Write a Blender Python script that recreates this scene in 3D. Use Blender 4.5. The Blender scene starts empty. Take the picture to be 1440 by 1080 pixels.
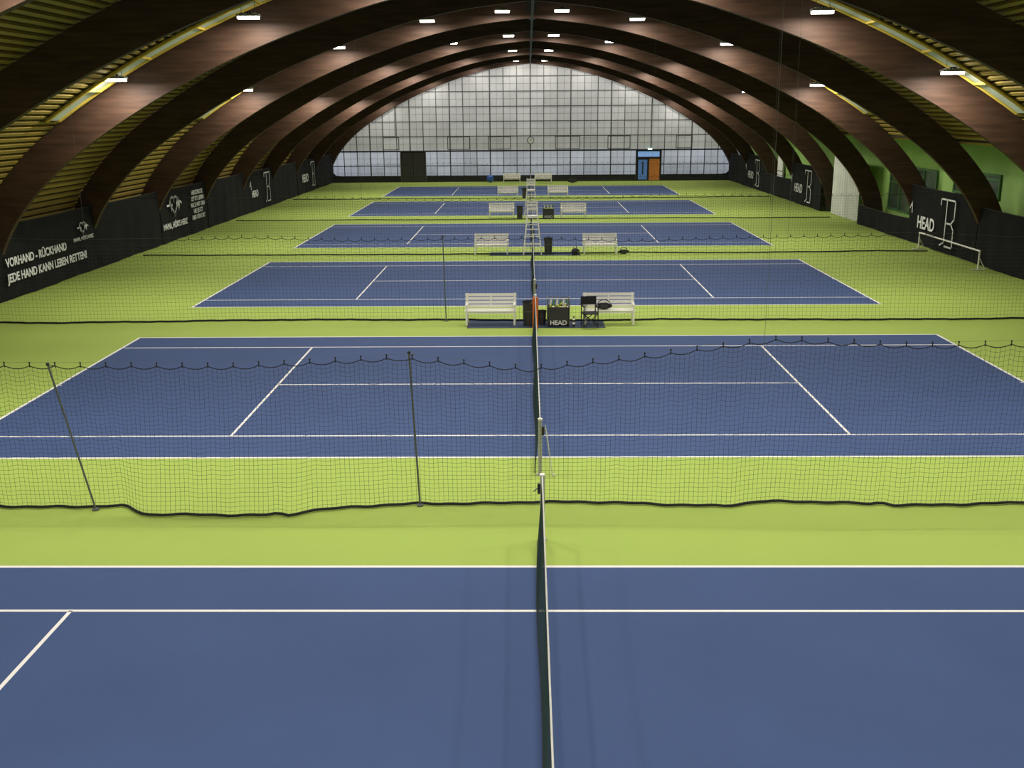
import bpy, math, random
from mathutils import Vector, Matrix
random.seed(4)
S=bpy.context.scene
COL=bpy.context.collection
# ------------------------------------------------------------------ materials
def mat(name,col,rough=.6,metal=0,var=0.0,vscale=4.0,emit=None,es=0,bump=0,bscale=60,spec=.5,stretch=None):
    m=bpy.data.materials.new(name);m.use_nodes=True
    nt=m.node_tree;b=nt.nodes['Principled BSDF']
    b.inputs['Roughness'].default_value=rough;b.inputs['Metallic'].default_value=metal
    b.inputs['Specular IOR Level'].default_value=spec
    b.inputs['Base Color'].default_value=(*col,1)
    tc=nt.nodes.new('ShaderNodeTexCoord')
    if var>0:
        n=nt.nodes.new('ShaderNodeTexNoise');n.inputs['Scale'].default_value=vscale;n.inputs['Detail'].default_value=5
        if stretch:
            mp=nt.nodes.new('ShaderNodeMapping');mp.inputs['Scale'].default_value=stretch
            nt.links.new(tc.outputs['Object'],mp.inputs[0]);nt.links.new(mp.outputs[0],n.inputs[0])
        else: nt.links.new(tc.outputs['Object'],n.inputs[0])
        r=nt.nodes.new('ShaderNodeValToRGB')
        r.color_ramp.elements[0].position=.3;r.color_ramp.elements[1].position=.7
        r.color_ramp.elements[0].color=(*[c*(1-var) for c in col],1)
        r.color_ramp.elements[1].color=(*[min(1,c*(1+var)) for c in col],1)
        nt.links.new(n.outputs[0],r.inputs[0]);nt.links.new(r.outputs[0],b.inputs['Base Color'])
    if bump>0:
        n=nt.nodes.new('ShaderNodeTexNoise');n.inputs['Scale'].default_value=bscale
        nt.links.new(tc.outputs['Object'],n.inputs[0])
        bp=nt.nodes.new('ShaderNodeBump');bp.inputs['Strength'].default_value=bump;bp.inputs['Distance'].default_value=.01
        nt.links.new(n.outputs[0],bp.inputs['Height']);nt.links.new(bp.outputs[0],b.inputs['Normal'])
    if emit:
        b.inputs['Emission Color'].default_value=(*emit,1);b.inputs['Emission Strength'].default_value=es
    return m
M={}
M['green']=mat('court_green_acrylic',(.355,.475,.098),.8,var=.03,vscale=.35,bump=.08,bscale=180,spec=.15)
M['blue']=mat('court_blue_acrylic',(.056,.092,.210),.8,var=.05,vscale=.5,bump=.08,bscale=180,spec=.15)
M['line']=mat('line_paint',(.85,.83,.78),.7)
M['wood']=mat('glulam_brown',(.056,.029,.017),.6,var=.35,vscale=1.2,stretch=(.6,1,6),spec=.25)
M['batten']=mat('roof_batten',(.29,.205,.035),.65,var=.2,vscale=2,stretch=(1,.15,1))
M['recess']=mat('roof_recess',(.013,.010,.006),.8)
M['black']=mat('black_fabric',(.010,.010,.011),.8,var=.2,vscale=2)
M['curtain']=mat('banner_black',(.0085,.0085,.009),.9,var=.25,vscale=1.5,spec=.15)
M['net']=mat('net_black',(.012,.016,.014),.8)
M['tnet']=mat('net_dark_green',(.015,.042,.034),.8)
M['rope']=mat('rope_black',(.010,.010,.010),.8)
M['white']=mat('white_paint',(.88,.86,.77),.45,var=.03,vscale=8)
M['tape']=mat('net_tape_white',(.70,.69,.62),.7,var=.08,vscale=10)
M['text']=mat('print_white',(.74,.74,.74),.8)
M['steel']=mat('galvanised_steel',(.22,.22,.20),.5,metal=.6)
M['wire']=mat('wire_dark',(.10,.10,.09),.6)
M['grey']=mat('pole_grey',(.11,.12,.11),.5)
M['post']=mat('post_light_grey',(.42,.42,.38),.5)
M['orange']=mat('orange_pad',(.75,.16,.02),.6)
M['bin']=mat('bin_dark',(.035,.032,.032),.5)
M['mat']=mat('bench_mat_blue',(.030,.055,.11),.9,bump=.3)
M['dark']=mat('dark_frame',(.018,.018,.018),.6)
M['frame']=mat('wall_frame_grey',(.09,.09,.085),.6)
M['gwall']=mat('wall_green_paint',(.40,.66,.17),.7,var=.06,vscale=1)
M['gframe']=mat('window_frame_green',(.10,.25,.08),.5)
M['glass']=mat('window_glass_dark',(.10,.14,.09),.15,var=.4,vscale=.8)
M['wcurt']=mat('curtain_white',(.72,.73,.68),.8,var=.08,vscale=2)
M['ball']=mat('ball_blue',(.02,.10,.45),.4)
M['yellow']=mat('yellow_ball',(.6,.65,.08),.7)
M['yframe']=mat('rooflight_frame_yellow',(.50,.36,.05),.6)
M['rsheet']=mat('rooflight_sheet',(.42,.48,.38),.5,var=.15,vscale=1.5,emit=(.42,.50,.38),es=.10)  # opaque sheet; faint emission stands in for daylight from above
M['dorange']=mat('door_orange',(.55,.19,.04),.5,emit=(.62,.20,.04),es=.12)  # leaf colour also glows faintly, no lamp in the door
M['dblue']=mat('door_blue_glass',(.06,.14,.34),.3,emit=(.16,.34,.75),es=.22)  # faint glow painted into the glass, no lamp behind it
M['dsky']=mat('transom_glass',(.2,.3,.5),.3,emit=(.22,.42,.80),es=.55)  # emission stands in for blue daylight behind the transom
M['sign']=mat('exit_sign',(.3,.8,.5),.4,emit=(.6,1,.8),es=2)
M['lens']=mat('lamp_lens',(.9,.9,.9),.4,emit=(1,.95,.86),es=18)
M['house']=mat('lamp_housing',(.25,.24,.22),.5)
M['rear']=mat('wall_rear_paint',(.30,.29,.24),.8,var=.05)
M['clock']=mat('clock_face',(.8,.8,.8),.5)
def panel_mat():
    m=bpy.data.materials.new('translucent_sheet');m.use_nodes=True  # opaque; patterned emission paints the daylight that comes through the sheet
    nt=m.node_tree;b=nt.nodes['Principled BSDF'];L=nt.links.new
    b.inputs['Roughness'].default_value=.5;b.inputs['Base Color'].default_value=(.20,.20,.19,1)
    tc=nt.nodes.new('ShaderNodeTexCoord')
    sp=nt.nodes.new('ShaderNodeSeparateXYZ');L(tc.outputs['Object'],sp.inputs[0])
    def mth(op,a,b_=None,v=None):
        n=nt.nodes.new('ShaderNodeMath');n.operation=op;L(a,n.inputs[0])
        if b_ is not None:L(b_,n.inputs[1])
        if v is not None:n.inputs[1].default_value=v
        return n.outputs[0]
    cx=mth('FLOOR',mth('DIVIDE',sp.outputs[0],v=1.28));cz=mth('FLOOR',mth('DIVIDE',sp.outputs[2],v=1.37))
    cb=nt.nodes.new('ShaderNodeCombineXYZ');L(cx,cb.inputs[0]);L(cz,cb.inputs[2])
    wn=nt.nodes.new('ShaderNodeTexWhiteNoise');L(cb.outputs[0],wn.inputs[0])
    nz=nt.nodes.new('ShaderNodeTexNoise');nz.inputs['Scale'].default_value=.22;nz.inputs['Detail'].default_value=4;L(tc.outputs['Object'],nz.inputs[0])
    nf=nt.nodes.new('ShaderNodeTexNoise');nf.inputs['Scale'].default_value=1.8;nf.inputs['Detail'].default_value=6;L(tc.outputs['Object'],nf.inputs[0])
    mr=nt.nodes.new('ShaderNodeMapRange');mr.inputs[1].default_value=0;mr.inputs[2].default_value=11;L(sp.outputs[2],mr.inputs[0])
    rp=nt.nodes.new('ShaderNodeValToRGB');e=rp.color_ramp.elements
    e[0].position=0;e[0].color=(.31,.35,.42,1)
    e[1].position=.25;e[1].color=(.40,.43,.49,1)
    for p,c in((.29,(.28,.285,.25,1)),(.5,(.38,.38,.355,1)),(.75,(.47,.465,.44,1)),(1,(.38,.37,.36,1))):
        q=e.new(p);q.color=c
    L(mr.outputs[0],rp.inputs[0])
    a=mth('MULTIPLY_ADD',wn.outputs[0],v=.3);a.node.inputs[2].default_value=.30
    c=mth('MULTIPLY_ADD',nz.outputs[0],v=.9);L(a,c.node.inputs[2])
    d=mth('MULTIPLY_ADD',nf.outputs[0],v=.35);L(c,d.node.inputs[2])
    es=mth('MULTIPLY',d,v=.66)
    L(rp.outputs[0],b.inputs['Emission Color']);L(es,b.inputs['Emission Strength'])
    return m
M['panel']=panel_mat()
# ------------------------------------------------------------------ mesh builder
class B:
    def __init__(s): s.v=[];s.f=[];s.mi=[];s.ms=[]
    def mid(s,m):
        m=M[m]
        if m not in s.ms:s.ms.append(m)
        return s.ms.index(m)
    def add(s,vs,fs,m):
        o=len(s.v);s.v+=[tuple(v) for v in vs];i=s.mid(m)
        for f in fs:s.f.append(tuple(o+a for a in f));s.mi.append(i)
    def box(s,c,d,m,rot=None):
        x,y,z=d[0]/2,d[1]/2,d[2]/2
        vs=[Vector(p) for p in((-x,-y,-z),(x,-y,-z),(x,y,-z),(-x,y,-z),(-x,-y,z),(x,-y,z),(x,y,z),(-x,y,z))]
        if rot is not None: vs=[rot@v for v in vs]
        vs=[v+Vector(c) for v in vs]
        s.add(vs,[(0,3,2,1),(4,5,6,7),(0,1,5,4),(1,2,6,5),(2,3,7,6),(3,0,4,7)],m)
    def tube(s,p0,p1,r,m,n=8,r1=None,cap=True):
        p0=Vector(p0);p1=Vector(p1);r1=r if r1 is None else r1
        d=(p1-p0).normalized();u=d.orthogonal().normalized();w=d.cross(u)
        vs=[]
        for p,rr in((p0,r),(p1,r1)):
            for i in range(n):
                a=2*math.pi*i/n;vs.append(p+u*math.cos(a)*rr+w*math.sin(a)*rr)
        fs=[(i,(i+1)%n,n+(i+1)%n,n+i) for i in range(n)]
        if cap: fs+=[tuple(range(n))[::-1],tuple(range(n,2*n))]
        s.add(vs,fs,m)
    def path(s,pts,r,m,n=6):
        pts=[Vector(p) for p in pts];vs=[]
        for i,p in enumerate(pts):
            d=(pts[min(i+1,len(pts)-1)]-pts[max(i-1,0)]).normalized()
            up=Vector((0,0,1)) if abs(d.z)<.9 else Vector((0,1,0))
            u=d.cross(up).normalized();w=d.cross(u)
            for k in range(n):
                a=2*math.pi*k/n;vs.append(p+u*math.cos(a)*r+w*math.sin(a)*r)
        fs=[]
        for i in range(len(pts)-1):
            for k in range(n):fs.append((i*n+k,i*n+(k+1)%n,(i+1)*n+(k+1)%n,(i+1)*n+k))
        fs+=[tuple(range(n))[::-1],tuple(range((len(pts)-1)*n,len(pts)*n))]
        s.add(vs,fs,m)
    def sphere(s,c,r,m,n=16,h=10,sc=(1,1,1)):
        vs=[];fs=[]
        for j in range(h+1):
            t=math.pi*j/h
            for i in range(n):
                a=2*math.pi*i/n;vs.append((c[0]+r*sc[0]*math.sin(t)*math.cos(a),c[1]+r*sc[1]*math.sin(t)*math.sin(a),c[2]+r*sc[2]*math.cos(t)))
        for j in range(h):
            for i in range(n):fs.append((j*n+i,(j+1)*n+i,(j+1)*n+(i+1)%n,j*n+(i+1)%n))
        s.add(vs,fs,m)
    def mesh(s,name,smooth=False):
        me=bpy.data.meshes.new(name);me.from_pydata(s.v,[],s.f)
        for m in s.ms:me.materials.append(m)
        me.polygons.foreach_set('material_index',s.mi)
        if smooth:me.polygons.foreach_set('use_smooth',[True]*len(s.f))
        me.update();return me
    def obj(s,name,loc=(0,0,0),parent=None,smooth=False,rz=0):
        return inst(s.mesh(name,smooth),name,loc,parent,rz)
def inst(me,name,loc=(0,0,0),parent=None,rz=0):
    o=bpy.data.objects.new(name,me);o.location=loc;o.rotation_euler=(0,0,rz);COL.objects.link(o)
    if parent:o.parent=parent
    return o
# ------------------------------------------------------------------ layout
Y0,P=8.2,15.86
YC=lambda k:Y0+P*k
YG=lambda k:Y0+P*(k+.5)
AY=[YC(k)+s*P/4 for k in range(0,6) for s in(-1,1)]   # arches
YW=YC(5)+3*P/4                                       # end wall
YB=-4.2
half=[(0,10.85),(3,10.5),(6,9.8),(9.7,8.5),(13,6.95),(16.2,4.95),(18.1,3.15),(19.1,1.5),(19.45,0)]
def spline(pts,n=5):
    out=[]
    for i in range(len(pts)-1):
        p0=pts[max(i-1,0)];p1=pts[i];p2=pts[i+1];p3=pts[min(i+2,len(pts)-1)]
        for j in range(n):
            t=j/n
            out.append(tuple(.5*((2*p1[a])+(-p0[a]+p2[a])*t+(2*p0[a]-5*p1[a]+4*p2[a]-p3[a])*t*t+(-p0[a]+3*p1[a]-3*p2[a]+p3[a])*t**3) for a in(0,1)))
    out.append(pts[-1]);return out
hs=spline(half)
def zat(x):
    x=abs(x)
    for a,b in zip(hs,hs[1:]):
        if a[0]<=x<=b[0]:
            t=(x-a[0])/(b[0]-a[0]+1e-9);return a[1]+(b[1]-a[1])*t
    return 0
def xat(z):
    for a,b in zip(hs,hs[1:]):
        if b[1]<=z<=a[1]:
            t=(z-a[1])/(b[1]-a[1]-1e-9);return a[0]+(b[0]-a[0])*t
    return 0
def offset(h,d0,d1):
    out=[]
    for i,p in enumerate(h):
        a=h[max(i-1,0)];b=h[min(i+1,len(h)-1)]
        dx,dz=b[0]-a[0],b[1]-a[1];l=math.hypot(dx,dz)
        t=i/(len(h)-1);d=d0+(d1-d0)*t
        nx,nz=-dz/l,dx/l
        if i==0:nx,nz=0,1
        if i==len(h)-1:nx,nz=1,0
        out.append((p[0]+nx*d,p[1]+nz*d))
    return out
DEP=1.35
ex=offset(hs,DEP,1.0)
# ---- floor
b=B();b.box((0,(YW+YB)/2+.3,-.1),(44,YW-YB+3,.2),'green');b.obj('floor')
# ---- courts
def court(k):
    e=B();yc=YC(k)
    e.box((0,0,.002),(23.82,11.02,.004),'blue')
    z=.0045;t=.003;w=.055
    def ln(x0,x1,y0,y1): e.box(((x0+x1)/2,(y0+y1)/2,z),(abs(x1-x0),abs(y1-y0),t),'line')
    for s in(-1,1):
        ln(-11.93,11.93,s*5.485-w/2*1.2,s*5.485+w/2*1.2)
        ln(-11.88,11.88,s*4.115-w/2,s*4.115+w/2)
        ln(s*6.4-w/2,s*6.4+w/2,-4.115,4.115)
        ln(s*11.885-w/2*1.3,s*11.885+w/2*1.3,-5.485,5.485)
        ln(s*11.885-s*.1,s*11.885,-w/2,w/2)
    ln(-6.4,6.4,-w/2,w/2)
    return e.obj('tennis_court',(0,yc,0))
for k in range(6):court(k)
# ---- arches
def archmesh(wy=.24):
    e=B()
    prof_i=[(-p[0],p[1]) for p in hs[::-1]]+[p for p in hs[1:]]
    prof_e=[(-p[0],p[1]) for p in ex[::-1]]+[p for p in ex[1:]]
    vs=[];N=len(prof_i)
    for pr in(prof_i,prof_e):
        for y in(-wy/2,wy/2):
            for p in pr:vs.append((p[0],y,p[1]))
    fs=[]
    for i in range(N-1):
        a,b_,c,d=i,i+N,i+2*N,i+3*N
        fs+=[(a,a+1,c+1,c),(b_+1,b_,d,d+1),(a+1,a,b_,b_+1),(c,c+1,d+1,d)]
    fs+=[(0,2*N,3*N,N),(N-1,2*N-1,4*N-1,3*N-1)]
    e.add(vs,fs,'wood')
    e.box((0,-wy/2-.01,11.5),(.5,.02,.9),'dark');e.box((0,wy/2+.01,11.5),(.5,.02,.9),'dark')
    for s in(-1,1):e.box((s*19.95,0,.15),(1.15,wy+.06,.3),'dark')
    return e.mesh('arch_beam')
am=archmesh()
for y in AY+[YW-.2,]:inst(am,'arch_beam',(0,y,0))
# ---- roof
rp=offset(hs,DEP+.02,1.05)
def resample(pts,st):
    out=[];acc=0;nxt=0
    for a,b_ in zip(pts,pts[1:]):
        l=math.hypot(b_[0]-a[0],b_[1]-a[1])
        while nxt<=acc+l:
            t=(nxt-acc)/l;out.append((a[0]+(b_[0]-a[0])*t,a[1]+(b_[1]-a[1])*t,(b_[0]-a[0])/l,(b_[1]-a[1])/l));nxt+=st
        acc+=l
    return out
e=B();y0,y1=YB-.3,YW+.4
for s in(-1,1):
    rs=resample(rp,.30)
    if s==1: rs=[r for r in rs if r[1]>5.0]
    vs=[];n=len(rs)
    for r in rs:
        ox,oz=r[0]-r[3]*.10,r[1]+r[2]*.10
        vs+=[(s*ox,y0,oz),(s*ox,y1,oz)]
    e.add(vs,[(2*i,2*i+1,2*i+3,2*i+2) for i in range(n-1)],'recess')
    for r in rs:
        w,dd=.07,.05
        cx,cz=r[0]-r[3]*.045,r[1]+r[2]*.045
        c4=[]
        for a,c in((-w,-dd),(w,-dd),(w,dd),(-w,dd)):
            c4.append((cx+r[2]*a-r[3]*c,cz+r[3]*a+r[2]*c))
        vs=[(s*p[0],y,p[1]) for y in(y0,y1) for p in c4]
        e.add(vs,[(0,1,5,4),(1,2,6,5),(2,3,7,6),(3,0,4,7)],'batten')
    if s==1:
        q=rs[-1];e.box(((q[0]+20.8)/2-.05,(y0+y1)/2,q[1]+.12),(20.8-q[0]+.2,y1-y0,.12),'recess')
e.box((0,(y0+y1)/2,12.05),(.45,y1-y0,.22),'dark')
# glowing roof-light strips set under the battens in front of every second arch
fr=resample(offset(hs,DEP-.06,.97),.30)
fr=[r for r in fr if 5<r[0]<16.3]
for k in range(0,6):
    ya=YC(k)-P/4
    for s in(-1,1):
        n=len(fr);vs=[]
        for r in fr:vs+=[(s*r[0],ya-1.5,r[1]),(s*r[0],ya-.55,r[1])]
        e.add(vs,[(2*i,2*i+1,2*i+3,2*i+2) for i in range(n-1)],'rsheet')
        for yy in(ya-1.5,ya-.55):
            e.path([(s*r[0],yy,r[1]-.02) for r in fr],.06,'yframe',5)
        for r in fr[::7]:e.box((s*r[0],ya-1.02,r[1]-.03),(.09,.95,.07),'yframe')
e.obj('ceiling')
e=B();e.box((0,(AY[0]+YW-1)/2,10.76),(.12,YW-1-AY[0],.04),'dark')
for y in AY:e.box((0,y,10.80),(.3,.12,.05),'dark')
e.obj('cable_tray')
# ---- end wall
e=B()
big=[(-p[0],p[1]) for p in rp[::-1]]+[p for p in rp[1:]]
def fan(pts,y,m):
    e.add([(p[0],y,p[1]) for p in pts],[tuple(range(len(pts)))],m)
fan(big,YW+.14,'dark')
ph=[p for p in hs if p[1]>1.7]
ph=ph+[(19.28,1.3),(19.15,.95),(18.85,.68),(18.4,.6)]
pp=[(-p[0],p[1]) for p in ph[::-1]]+ph[1:]
pp=[(a*.997,b_) for a,b_ in pp]
fan(pp,YW+.05,'panel')
e.obj('wall_end')
e=B()
xs=[j*1.28 for j in range(-15,16)]
for j,x in enumerate(xs):
    top=zat(x)-.05;t=.11 if (j%3==0) else .07
    if top>.8:e.box((x,YW+.02,(.6+top)/2),(t,.05,top-.6),'frame')
for j in range(1,8):
    z=1.37*j+.16
    hw=xat(z);t=.14 if j==2 else .08
    e.box((0,YW,z),(2*hw-.1,.05,t),'frame' if j!=2 else 'dark')
for j in range(-29,30,2):
    x=j*.64;top=zat(x)-.05
    if top>.8:e.box((x,YW+.035,(.6+top)/2),(.018,.02,top-.6),'frame')
for j in range(0,15):
    z=.85+.685*j
    if z<10.6:e.box((0,YW+.035,z),(2*xat(z)-.1,.02,.018),'frame')
e.obj('trim_1')
def vent(x0,x1,z0,z1):
    e=B();t=.07;y=YW-.03;m='frame'
    e.box(((x0+x1)/2,y,z0),(x1-x0+t,.05,t),m);e.box(((x0+x1)/2,y,z1),(x1-x0+t,.05,t),m)
    e.box((x0,y,(z0+z1)/2),(t,.05,z1-z0),m);e.box((x1,y,(z0+z1)/2),(t,.05,z1-z0),m)
    return e
n=1
for x0,x1,z0,z1 in[(-14.1,-12.9,4.3,7.2),(-14.1,-12.6,3.05,4.2),(-7.9,-5.8,3.05,4.2),(-4,-1.9,3.05,4.2),(2.4,4.7,3.05,4.2),(7.4,9.5,3.05,4.2),(13.9,15.4,3.05,4.2)]:
    vent(x0,x1,z0,z1).obj('window_%d'%n);n+=1
e=B();e.box((0,YW-.09,.28),(38.6,.04,.56),'black');e.box((0,YW-.12,.57),(38.4,.06,.04),'dark');e.obj('baseboard_end')
# doors
e=B()
e.box((0,0,1.45),(2.35,.1,2.9),'dark')
for s in(-1,1):
    e.box((s*.56,-.07,1.4),(1.05,.05,2.75),'bin');e.box((s*.12,-.11,1.15),(.04,.06,.2),'steel')
for s in(-1,1):e.box((s*1.2,-.03,1.47),(.08,.14,2.94),'frame')
e.box((0,-.03,2.94),(2.48,.14,.08),'frame')
e.obj('door_1',(-11.25,YW-.14,0))
e=B()
e.box((0,.03,1.45),(2.35,.06,2.9),'dark')
e.box((0,-.03,2.5),(2.05,.05,.5),'dsky')
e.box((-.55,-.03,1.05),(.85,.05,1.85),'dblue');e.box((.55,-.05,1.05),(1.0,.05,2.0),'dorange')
e.box((-.55,-.06,1.2),(.12,.04,1.2),'dark')
e.box((0,-.08,1.05),(.09,.08,2.1),'dark');e.box((0,-.08,2.15),(2.3,.08,.14),'dark')
for s in(-1,1):e.box((s*1.17,-.04,1.45),(.12,.14,2.9),'dark')
e.box((0,-.04,2.9),(2.44,.14,.1),'dark');e.box((.1,-.10,2.98),(.4,.06,.15),'sign')
e.obj('door_2',(11.3,YW-.14,0))
# clock
e=B();e.tube((0,0,0),(0,-.06,0),.34,'dark',28);e.tube((0,-.06,0),(0,-.075,0),.28,'clock',28)
e.box((.05,-.085,.05),(.03,.01,.2),'dark',Matrix.Rotation(.8,3,'Y'));e.box((-.04,-.085,.08),(.02,.01,.24),'dark',Matrix.Rotation(-.3,3,'Y'))
e.obj('wall_clock',(.03,YW-.05,3.85))
e=B();fan(big[::-1],YB,'rear');e.obj('wall_rear')
# ---- side walls
e=B();e.box((20.6,(YB+YW)/2,2.6),(.15,YW-YB,5.2),'gwall');e.obj('wall_right')
e=B();e.box((-20.75,(YB+YW)/2,1.0),(.1,YW-YB,2.0),'gwall');e.obj('wall_left')
edges=[YB]+AY+[YW]
bay=[(a+.14,b_-.14) for a,b_ in zip(edges,edges[1:])]
wn_=20
def sidewin(y0,y1,z0,z1,n,name):
    e=B();X=20.50
    e.box((X,(y0+y1)/2,(z0+z1)/2),(.03,y1-y0,z1-z0),'glass')
    for i in range(n+1):
        y=y0+(y1-y0)*i/n;e.box((X-.04,y,(z0+z1)/2),(.08,.1,z1-z0+.1),'gframe')
    for z in(z0,(z0+z1)/2+.3,z1):e.box((X-.04,(y0+y1)/2,z),(.08,y1-y0,.1),'gframe')
    e.obj(name)
def curtain(side,y0,y1,h=2.8,wav=.04,name='curtain_banner'):
    e=B();n=36;vs=[]
    X=side*19.0
    for i in range(n+1):
        t=i/n;y=y0+(y1-y0)*t
        sag=.07*math.sin(math.pi*t)**.5 if 0<t<1 else 0
        dx=wav*math.sin(t*9.3+y0)+.02*math.sin(t*31)
        for j in range(4):
            z=.02+(h-sag-.02)*j/3
            vs.append((X+dx*(1-.6*j/3)-0,y,z))
    fs=[(4*i+j,4*i+4+j,4*i+5+j,4*i+1+j) for i in range(n) for j in range(3)]
    e.add(vs,fs,'curtain')
    e.path([(vs[4*i+3][0],vs[4*i+3][1],vs[4*i+3][2]) for i in range(n+1)],.02,'rope')
    return e.obj(name)
def put(side,ob,y,z,parent,x=None):
    X=side*(18.9 if x is None else x)
    m=Matrix(((0,0,-1,X),(-1,0,0,y),(0,1,0,z),(0,0,0,1)))
    if side==-1:m=Matrix(((0,0,1,X),(1,0,0,y),(0,1,0,z),(0,0,0,1)))
    ob.matrix_world=m;ob.parent=parent
def text(side,body,y,z,size,parent,name='lettering',align='CENTER',bold=.0):
    c=bpy.data.curves.new(name,'FONT');c.body=body;c.size=size;c.extrude=.004;c.align_x=align;c.offset=bold
    c.materials.append(M['text']);o=bpy.data.objects.new(name,c);COL.objects.link(o);put(side,o,y,z,parent);return o
def strokes(side,paths,y,z,w,parent,name='logo'):
    e=B()
    for p in paths:
        for a,b_ in zip(p,p[1:]):
            a=Vector((a[0],a[1],0));b2=Vector((b_[0],b_[1],0));d=(b2-a).normalized()*w*.5;nn=Vector((-d.y,d.x,0))
            v=[a-d-nn,b2+d-nn,b2+d+nn,a-d+nn]
            e.add([(q.x,q.y,k) for k in(0,.006) for q in v],[(4,5,6,7),(0,1,5,4),(1,2,6,5),(2,3,7,6),(3,0,4,7)],'text')
    o=e.obj(name);put(side,o,y,z,parent);return o
def TB(side,y,z,h,parent):
    P_=[[(-.42,.5),(-.42,.38)],[(-.42,.5),(.38,.5),(.38,.12),(.22,.0),(.38,-.12),(.38,-.5),(-.02,-.5)],[(-.08,.5),(-.08,-.42)],[(-.30,-.5),(-.08,-.42)],[(.0,.0),(.22,.0)]]
    strokes(side,[[(a*h*.95,c*h) for a,c in p] for p in P_],y,z,.07*h/1.9,parent,'tb_outline')
def arrow(side,y,z,s,parent):
    strokes(side,[[(-.5*s,-.1*s),(.0,.5*s),(.12*s,-.5*s)]],y,z,.07,parent,'emblem')
def heart(side,y,z,s,parent):
    pts=[]
    for i in range(25):
        t=2*math.pi*i/24;pts.append((s*.045*16*math.sin(t)**3,s*.045*(13*math.cos(t)-5*math.cos(2*t)-2*math.cos(3*t)-math.cos(4*t))))
    strokes(side,[pts,[(-1.4*s,0),(-.9*s,0),(-.75*s,.35*s),(-.6*s,-.4*s),(-.45*s,0)],[(.5*s,0),(.8*s,.4*s),(.95*s,-.4*s),(1.1*s,.2*s),(1.5*s,0)]],y,z,.13*s,parent,'heart_emblem')
for i,(a,c) in enumerate(bay):
    L=curtain(-1,a-.14,c+.14,2.75)
    m=(a+c)/2
    if i==5:
        text(-1,"VORHAND - R\u00dcCKHAND",m-1.65,1.22,.43,L,bold=.012)
        text(-1,"JEDE HAND KANN LEBEN RETTEN!",m-.75,.66,.43,L,bold=.012)
        heart(-1,m+2.5,1.95,.36,L);text(-1,"MAMA, H\u00d6R'S HERZ",m+2.5,1.42,.22,L)
    if i==7:
        heart(-1,m-2.0,1.9,.75,L);text(-1,"MAMA, H\u00d6R'S HERZ",m-2.0,.72,.42,L,bold=.01)
        text(-1,"HERZDRUCK\nRETTET LEBEN\nMACH MIT UND\nHILF JETZT\nHIER VOR ORT",m+1.9,2.15,.34,L,bold=.004)
    if i==9:
        TB(-1,m+1.8,1.45,2.0,L);text(-1,"HEAD",m-1.6,1.0,.62,L,bold=.015);arrow(-1,m-2.6,1.8,.5,L)
    if i==11:
        TB(-1,m+1.8,1.45,2.0,L);text(-1,"HEAD",m-1.3,.95,.9,L,bold=.02)
    if i in(6,9,11,1,3):
        R=curtain(1,a-.14,c+.14,2.85)
        text(1,"HEAD",m+1.5,.85,.82,R,bold=.02);TB(1,m-1.0,1.40,2.1,R);arrow(1,m+3.4,1.75,.5,R)
    elif i in(8,): 
        e=B();vs=[];n=60;y0_,y1_=a+1.0,c-1.2
        for q in range(n+1):
            y=y0_+(y1_-y0_)*q/n;dx=.06*math.sin(q*1.3)
            vs+=[(19.3+dx,y,.02),(19.3+dx,y,3.9)]
        e.add(vs,[(2*q,2*q+2,2*q+3,2*q+1) for q in range(n)],'wcurt');e.tube((19.3,y0_-.1,3.92),(19.3,y1_+.1,3.92),.03,'steel')
        e.obj('white_curtain')
    elif i==7:
        curtain(1,a-.14,c+.14,1.15,name='low_curtain')
        sidewin(a+.5,c-.5,1.0,3.4,4,'window_%d'%wn_);wn_+=1
    elif i==10:
        curtain(1,a-.14,c+.14,1.6,name='low_curtain')
        e=B();e.box((19.4,m+1,1.9),(.12,1.6,3.6),'wcurt');e.box((19.33,m+1,1.9),(.03,1.7,.06),'frame');e.obj('white_panel')
    elif i==5: curtain(1,a-.14,c+.14,2.45,name='side_curtain')
    else: curtain(1,a-.14,c+.14,2.6,name='side_curtain')
sidewin(bay[6][0]+1.4,bay[6][1]-1.4,2.6,3.6,2,'window_%d'%wn_);wn_+=1
# ---- lamps
def lampmesh():
    e=B()
    e.box((0,0,.105),(.72,.34,.07),'house');e.box((0,0,.03),(.66,.26,.08),'lens')
    for i in range(6):e.box((-.24+i*.096,0,.16),(.02,.3,.045),'house')
    for s in(-1,1):e.tube((s*.22,0,.14),(s*.22,0,1.10),.008,'dark',5)
    e.box((0,0,.19),(.2,.12,.06),'dark')
    return e.mesh('ceiling_lamp')
lm=lampmesh()
LZ={1.4:11.0,4.95:10.6,9.25:9.45,13.6:7.55}
def lamp(X,y,z,en):
    o=inst(lm,'ceiling_lamp',(X,y,z))
    ld=bpy.data.lights.new('lamp_light','AREA');ld.shape='RECTANGLE';ld.size=.62;ld.size_y=.24
    ld.energy=en;ld.color=(1,.95,.88)
    lo=bpy.data.objects.new('lamp_light',ld);lo.location=(0,0,-.014);COL.objects.link(lo);lo.parent=o
for k in range(0,6):
    for X,z in LZ.items():
        for s in(-1,1):
            xx=s*X-(.2 if(s<0 and X>13) else 0)
            lamp(xx,YC(k)-P/4-1.35,z,{0:300,1:290}.get(k,242))
for X,z in LZ.items():
    for s in(-1,1):lamp(s*X,YW-1.6,z,120)
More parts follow.
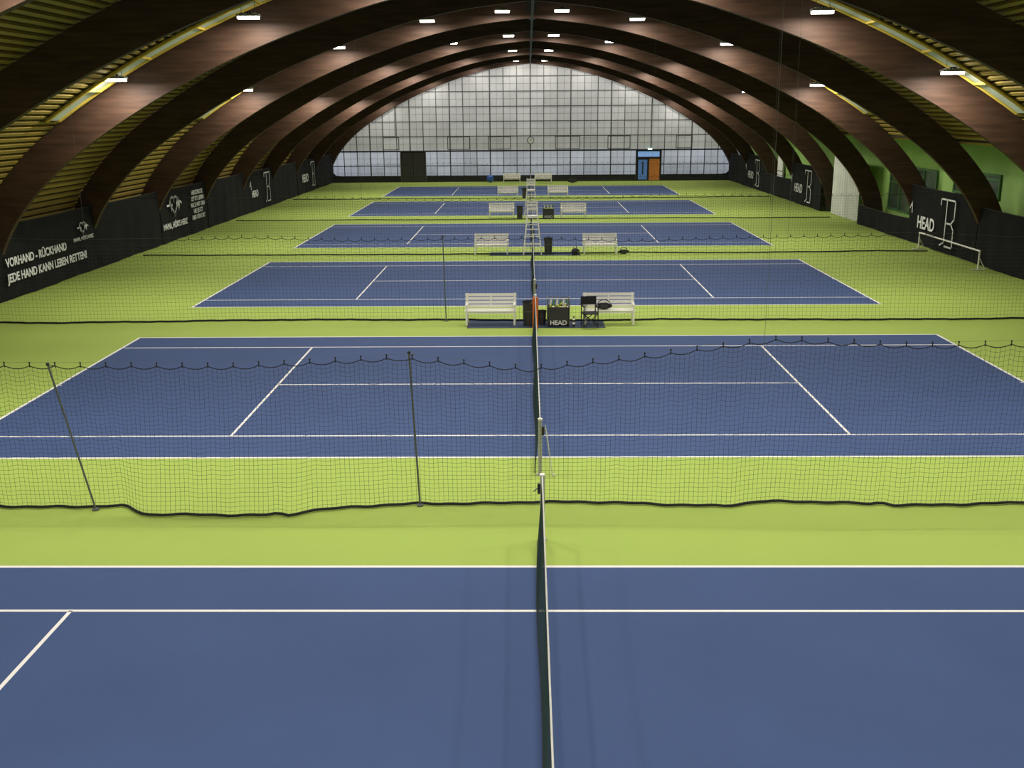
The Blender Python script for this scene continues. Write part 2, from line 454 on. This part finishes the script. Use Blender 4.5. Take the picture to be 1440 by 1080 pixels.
# ---- divider nets
def interp(t,x):
    if x<=t[0][0]:return t[0][1]
    for a,b_ in zip(t,t[1:]):
        if x<=b_[0]:
            u=(x-a[0])/(b_[0]-a[0]);return a[1]+(b_[1]-a[1])*u
    return t[-1][1]
def divider(k):
    rnd=random.Random(k+10)
    near=(k==0)
    e=B();x0,x1=-18.5,18.5
    if near:
        top=[(-18.5,2.6),(-8.1,2.52),(-5,2.50),(-2.3,2.64),(-.2,2.44),(1.5,2.62),(3.8,2.92),(6,2.80),(9,2.84),(18.5,2.8)]
        bot=[(-18.5,0),(-9,.0),(-7.1,0),(-6.6,-.42),(-4.6,-.38),(-4.4,-.30),(-4.2,-.40),(-3.9,-.2),(-2.1,.08),(-.2,.17),(3.1,0),(3.7,.17),(5.6,.05),(5.75,.14),(5.9,.02),(8,.06),(8.5,.16),(18.5,0)]
    else:
        top=[(-18.5,2.75)]+[(x,2.65+rnd.uniform(-.12,.12)) for x in range(-15,18,3)]+[(18.5,2.75)]
        bot=[(-18.5,0)]+[(x+rnd.uniform(-1,1),rnd.uniform(-.2,.2)) for x in range(-15,18,4)]+[(18.5,0)]
    def base(x): return interp(top,x)
    def scal(x):
        t=(x/.42)%1.0;return -.055*4*t*(1-t)
    def py(x,v):
        return interp(bot,x)*(1-v)**1.5+(.035*math.sin(x*1.7+v*2)+.02*math.sin(x*5.1+v*5)+.018*math.sin(x*11.3))*(1-v)
    def pt(x,v): 
        zt=base(x)+scal(x)-.02
        return (x,py(x,v),.03+(zt-.03)*v)
    sp=.078 if near else .12
    r=.0024 if near else .0026
    nv=int((x1-x0)/sp)
    nh=int(2.6/sp)
    segs=6
    def strand(pts,r,ax):
        vs=[];
        for p in pts:
            for a in(0,2.094,4.189):
                if ax=='z':vs.append((p[0]+r*math.sin(a),p[1]-r*math.cos(a),p[2]))
                else:vs.append((p[0],p[1]-r*math.cos(a),p[2]+r*math.sin(a)))
        fs=[(3*i+q,3*i+(q+1)%3,3*i+3+(q+1)%3,3*i+3+q) for i in range(len(pts)-1) for q in range(3)]
        e.add(vs,fs,'net')
    for i in range(nv+1):
        x=x0+i*sp;strand([pt(x,j/segs) for j in range(segs+1)],r,'z')
    nx=int((x1-x0)/(.105 if near else .21))
    for j in range(1,nh):
        strand([pt(x0+(x1-x0)*i/nx,j/nh) for i in range(nx+1)],r,'x')
    m=int((x1-x0)/.07)
    e.path([pt(x0+(x1-x0)*i/m,1) for i in range(m+1)],.008,'rope',5)
    e.path([(x0+(x1-x0)*i/300,py(x0+(x1-x0)*i/300,0),.035) for i in range(301)],.024 if near else .030,'rope',6)
    x=math.ceil(x0/.42)*.42
    while x<x1:
        z=base(x);e.tube((x,0,z-.05),(x,0,z+.03),.009,'rope',5);e.sphere((x,0,z+.03),.016,'rope',6,4);x+=.42
    e.path([(x0+(x1-x0)*i/80,0,base(x0+(x1-x0)*i/80)+.035) for i in range(81)],.002,'wire',4)
    return e.obj('divider_net',(0,YG(k)-.12,0))
for k in range(5):divider(k)
def pole(name,x,y,lean,h):
    e=B();e.tube((0,0,.02),(lean,0,h),.017,'grey',10);e.tube((0,0,0),(0,0,.03),.06,'grey',16);e.sphere((lean,0,h),.03,'dark',10,6)
    e.tube((lean,0,h-.04),(lean+.1,0,h-.02),.01,'grey',6)
    e.obj(name,(x,y,0))
pole('divider_net_pole',-7.55,YG(0)-.22,-.5,2.55);pole('divider_net_pole',-2.06,YG(0)-.05,-.10,2.68)
pole('divider_net_pole',-2.85,YG(1)-.12,-.05,2.72)
e=B()
for x,k in((-14.2,1),(3.6,0),(7.3,1),(7.9,1),(-8.0,2),(5.5,2),(12,2),(-12,3)):
    zt=min(zat(x)+1.2,12)
    e.tube((x,YG(k)-.12,2.6),(x,YG(k)-.12,zt),.0035,'wire',4)
e.obj('suspension_wires')
# ---- tennis nets
def netmesh():
    e=B();hl=6.4
    def top(y): return .914+(1.07-.914)*(abs(y)/hl)**1.6
    sp=.045;n=int(2*hl/sp);r=.0018
    def strand(pts,ax):
        vs=[]
        for p in pts:
            for a in(0,2.094,4.189):
                vs.append((p[0]+r*math.cos(a),p[1]+(r*math.sin(a) if ax=='z' else 0),p[2]+(0 if ax=='z' else r*math.sin(a))))
        e.add(vs,[(3*i+q,3*i+(q+1)%3,3*i+3+(q+1)%3,3*i+3+q) for i in range(len(pts)-1) for q in range(3)],'tnet')
    def bx(y,v):return (-.085+.02*math.sin(y*1.1))*(1-v)
    for i in range(n+1):
        y=-hl+i*sp;strand([(bx(y,v),y,.01+(top(y)-.03)*v) for v in(0,.5,1)],'z')
    for j in range(0,21):
        v=j/21;strand([(bx(y,v),y,.01+(top(y)-.03)*v) for y in[-hl+2*hl*i/40 for i in range(41)]],'x')
    vs=[];N=40
    for i in range(N+1):
        y=-hl+2*hl*i/N;t=top(y)
        vs+=[(-.009,y,t-.05),(-.010,y,t-.005),(0,y,t+.004),(.010,y,t-.005),(.009,y,t-.05)]
    e.add(vs,[(5*i+q,5*i+q+1,5*i+6+q,5*i+5+q) for i in range(N) for q in range(4)],'tape')
    e.box((0,0,.45),(.012,.055,.91),'tape')
    e.path([(bx(-hl+2*hl*i/30,0),-hl+2*hl*i/30,.02) for i in range(31)],.008,'rope',5)
    for s in(-1,1):e.tube((0,s*(hl-.01),.02),(0,s*(hl-.01),1.04),.012,'tape',6)
    return e.mesh('tennis_net')
nm=netmesh()
def postmesh(padded=False):
    e=B()
    e.tube((0,0,0),(0,0,1.06),.036,'post',16);e.tube((0,0,1.06),(0,0,1.09),.042,'white',16)
    e.tube((0,0,0),(0,0,.02),.07,'post',16)
    e.box((.05,0,.85),(.05,.05,.16),'dark');e.tube((.05,.0,.88),(.14,.0,.80),.01,'steel',6)
    e.tube((0,0,1.05),(0,.12,1.04),.012,'tape',6)
    if padded:e.tube((0,0,.03),(0,0,1.0),.085,'orange',18);
    return e.mesh('net_post')
pm=postmesh();po=postmesh(True)
for k in range(6):
    inst(nm,'tennis_net',(0,YC(k),0))
    for s in(-1,1):
        inst(po if (k==1 and s==1) else pm,'net_post',(0,YC(k)+s*6.47,0),rz=math.pi if s==1 else 0)
e=B();e.path([(.04,0,1.0),(.10,-.02,.6),(.17,.02,.05),(.2,.05,.02)],.010,'tape',6);e.sphere((.2,.05,.03),.03,'white',8,6);e.obj('net_tension_strap',(.05,YC(1)-6.6,0))
# ---- bench
def bench():
    e=B();w=1.62
    for s in(-1,0,1):
        x=s*(w/2-.06)
        if s==0:
            e.box((0,.0,.40),(.05,.46,.06),'white');e.box((0,.27,.66),(.05,.04,.5),'white',Matrix.Rotation(-.2,3,'X'));continue
        e.box((x,-.22,.22),(.06,.06,.44),'white')
        e.box((x,.24,.21),(.06,.07,.42),'white')
        e.box((x,.30,.66),(.06,.05,.54),'white',Matrix.Rotation(-.2,3,'X'))
        e.box((x,.01,.40),(.06,.5,.06),'white')
        e.box((x,.0,.12),(.04,.44,.04),'white')
        e.box((x,-.01,.63),(.07,.54,.035),'white');e.box((x,-.24,.53),(.05,.05,.2),'white')
    for i in range(5):e.box((0,-.23+i*.105,.445),(w,.085,.025),'white')
    for i in range(4):
        z=.53+i*.115;e.box((0,.235+(z-.42)*.2,z),(w,.025,.09),'white',Matrix.Rotation(-.2,3,'X'))
    e.box((0,-.22,.40),(w-.1,.03,.06),'white')
    return e.mesh('park_bench')
bm=bench()
for x,y in((-1.4,31.35),(2.32,31.35),(-1.95,47.7),(3.15,47.6),(-1.9,64.6),(2.62,64.2),(-1.8,80.0),(2.1,80.2),(-1.75,YW-2.6),(1.2,YW-2.6)):
    inst(bm,'park_bench',(x,y,.012 if y<50 else 0))
for x0,x1,y in((-2.1,2.15,31.35),(-2.0,2.2,47.7)):
    e=B();e.box((0,0,.005),(x1-x0,1.25,.01),'mat')
    for s in(-1,1):e.box((s*(x1-x0)/2,0,.006),(.04,1.25,.012),'dark')
    e.obj('floor_mat',((x0+x1)/2,y,0))
def binm(h,r):
    e=B();e.tube((0,0,.0),(0,0,h),r*.85,'bin',20,r1=r,cap=False);e.tube((0,0,0),(0,0,.02),r*.85,'bin',20)
    e.tube((0,0,h-.03),(0,0,h+.01),r*1.06,'dark',20,cap=False);e.tube((0,0,h*.6),(0,0,h*.62),r*1.0,'steel',20,cap=False)
    e.tube((0,0,h-.12),(0,0,h-.10),r*.9,'dark',20)
    return e.mesh('waste_bin')
b1=binm(.74,.20);b2=binm(.42,.14);
inst(b1,'waste_bin',(-.2,31.15,.012));inst(b2,'waste_bin',(.21,31.3,.012))
inst(b1,'waste_bin',(.72,47.6,.012));inst(b1,'waste_bin',(-.75,64.4,0));inst(b1,'waste_bin',(-.5,80,0))
def crate():
    e=B();w,d,h=.68,.5,.6;t=.03
    for s in(-1,1):
        e.box((s*(w/2-t/2),0,h/2),(t,d,h),'bin');e.box((0,s*(d/2-t/2),h/2),(w,t,h),'bin')
    e.box((0,0,t),(w,d,.03),'bin')
    for sx in(-1,1):
        for sy in(-1,1):e.tube((sx*w/2,sy*d/2,.0),(sx*w/2,sy*d/2,h+.25),.014,'steel',6)
    for sy in(-1,1):e.tube((-w/2,sy*d/2,h+.25),(w/2,sy*d/2,h+.25),.012,'steel',6)
    for sx in(-1,1):e.tube((sx*w/2,-d/2,h+.25),(sx*w/2,d/2,h+.25),.012,'steel',6)
    e.box((0,0,h-.1),(w-.06,d-.06,.02),'dark')
    for i in range(26):
        e.sphere((random.uniform(-.28,.28),random.uniform(-.19,.19),h-.06+random.uniform(0,.12)),.034,'yellow' if i%3 else 'white',8,6)
    for i in range(6):
        x=-.25+i*.1;e.tube((x,.1,h-.05),(x+.03,.12,h+.2),.03,'gframe' if i%2 else 'white',8)
    return e.mesh('ball_crate')
cm=crate()
for x,y in((.72,31.15),(1.05,64.3)):
    o=inst(cm,'ball_crate',(x,y,.012 if y<50 else 0))
    c=bpy.data.curves.new('crate_lettering','FONT');c.body="HEAD";c.size=.20;c.extrude=.002;c.offset=.004;c.align_x='CENTER';c.materials.append(M['text'])
    t=bpy.data.objects.new('crate_lettering',c);COL.objects.link(t);t.parent=o;t.location=(0,-.254,.05);t.rotation_euler=(math.pi/2,0,0)
e=B();e.tube((0,0,0),(0,0,.2),.045,'bin',14);e.tube((0,0,.2),(0,0,.25),.045,'white',14,r1=.02);e.tube((0,0,.25),(0,0,.31),.02,'dark',12);e.tube((0,0,.06),(0,0,.13),.047,'white',14);e.obj('water_bottle',(1.2,30.95,.012))
e=B();w,d=.44,.4
for sx in(-1,1):
    for sy in(-1,1):e.tube((sx*w/2,sy*d/2,.02),(sx*w/2,sy*d/2,.66 if sy<0 else .92),.016,'dark',8)
    e.box((sx*w/2,0,.67),(.05,d+.05,.03),'dark');e.tube((sx*w/2,-d/2,.06),(sx*w/2,d/2,.06),.014,'dark',8)
for sy in(-1,1):
    e.tube((-w/2,sy*d/2,.06),(w/2,sy*d/2,.44),.014,'dark',8);e.tube((w/2,sy*d/2,.06),(-w/2,sy*d/2,.44),.014,'dark',8)
e.box((0,0,.44),(w+.04,d+.02,.03),'black');e.box((0,d/2,.8),(w+.05,.03,.26),'black')
e.obj('folding_chair',(1.68,30.80,.012),rz=.15)
def bag(name,x,y,z,s=1,rz=0):
    e=B();n=16;h=10
    vs=[];fs=[]
    for j in range(h+1):
        t=j/h
        for i in range(n):
            a=2*math.pi*i/n
            rr=(math.sin(math.pi*min(max(t,.04),.97))**.45)
            ca,sa=math.cos(a),math.sin(a)
            k_=(abs(ca)**4+abs(sa)**4)**-.25
            vs.append((.32*(t-.5)*2*s,.13*s*rr*ca*k_*(1+.08*math.sin(j*2)),(.14+.12*rr*sa*k_*(1+.1*math.sin(j*1.7+i)))*s))
    for j in range(h):
        for i in range(n):fs.append((j*n+i,j*n+(i+1)%n,(j+1)*n+(i+1)%n,(j+1)*n+i))
    fs+=[tuple(range(n))[::-1],tuple(range(h*n,h*n+n))]
    e.add(vs,fs,'black')
    e.path([(.22*s*math.cos(a),0,(.25+.13*math.sin(a))*s) for a in[math.pi*i/12 for i in range(13)]],.014,'dark',6)
    e.box((0,-.14*s,.14*s),(.3*s,.02,.12*s),'bin')
    e.obj(name,(x,y,z),smooth=False,rz=rz)
bag('sports_bag',2.15,31.3,.47,.8,.1)
bag('sports_bag',1.97,47.3,.012,1.1,1.2);bag('sports_bag',4.25,47.5,0,.8,.3);bag('sports_bag',3.95,YW-2.5,0,1.5,.2)
def umpire():
    e=B();h=1.75
    for s in(-1,1):
        e.tube((s*.42,-.50,.0),(s*.24,-.16,h),.03,'white',8);e.tube((s*.42,.62,.0),(s*.24,.26,h),.03,'white',8)
        e.tube((s*.40,-.46,.2),(s*.40,.58,.2),.016,'white',8);e.tube((s*.33,-.32,.95),(s*.33,.44,.95),.016,'white',8)
        e.tube((s*.24,-.18,h+.28),(s*.24,.28,h+.28),.02,'white',8);e.tube((s*.24,-.16,h),(s*.24,-.18,h+.28),.018,'white',8)
        e.tube((s*.24,.26,h),(s*.24,.34,h+.72),.022,'white',8)
    for i in range(5):
        t=(i+.6)/5.4;x=.42-.18*t;e.box((0,-.50+.34*t,h*t),(2*x,.10,.03),'white')
    for i in range(3):
        t=(i+.7)/3.6;x=.42-.18*t;e.tube((-x,.62-.36*t,h*t),(x,.62-.36*t,h*t),.016,'white',8)
    for i in range(4):e.box((0,-.14+i*.125,h+.02),(.54,.10,.025),'white')
    e.box((0,-.19,h-.02),(.54,.03,.10),'white')
    for i in range(3):e.box((0,.30+.02*i,h+.32+i*.15),(.52,.025,.11),'white')
    return e.mesh('umpire_chair')
um=umpire()
inst(um,'umpire_chair',(-.02,47.75,.012));inst(um,'umpire_chair',(-.05,64.3,0))
e=B();e.sphere((0,0,.35),.35,'ball',24,16);e.path([(.352*math.cos(a),.352*math.sin(a),.35) for a in[2*math.pi*i/24 for i in range(25)]],.008,'ball',5)
e.obj('exercise_ball',(-3.85,YW-1.2,0),smooth=True)
e=B()
for y in(-3.3,3.3):
    e.tube((0,y,.02),(0,y,.80),.035,'white',10);e.tube((-.3,y,.03),(.3,y,.03),.03,'white',10);e.tube((.28,y,.05),(0,y,.55),.02,'white',8)
e.tube((0,-3.34,.80),(0,3.34,.80),.035,'white',10)
e.obj('training_goal_frame',(18.35,45.2,0))
# ---- world
w=bpy.data.worlds.new('w');S.world=w;w.use_nodes=True
w.node_tree.nodes['Background'].inputs[0].default_value=(.5,.6,.75,1);w.node_tree.nodes['Background'].inputs[1].default_value=.3
# ---- camera
f,pi_,ya,ro,xc,hh=1423.4,.2624,.01748,-.00788,-.1986,6.463
F=Vector((-math.sin(ya)*math.cos(pi_),math.cos(ya)*math.cos(pi_),-math.sin(pi_)))
R0=Vector((math.cos(ya),math.sin(ya),0));U0=R0.cross(F)
R=R0*math.cos(ro)+U0*math.sin(ro);U=-R0*math.sin(ro)+U0*math.cos(ro)
cd=bpy.data.cameras.new('camera');cd.sensor_width=36;cd.sensor_fit='HORIZONTAL';cd.lens=f/1440*36;cd.clip_end=400;cd.clip_start=.05
co=bpy.data.objects.new('camera',cd);COL.objects.link(co);S.camera=co
co.matrix_world=Matrix(((R.x,U.x,-F.x,xc),(R.y,U.y,-F.y,0),(R.z,U.z,-F.z,hh),(0,0,0,1)))
S.view_settings.view_transform='Standard';S.view_settings.look='None'
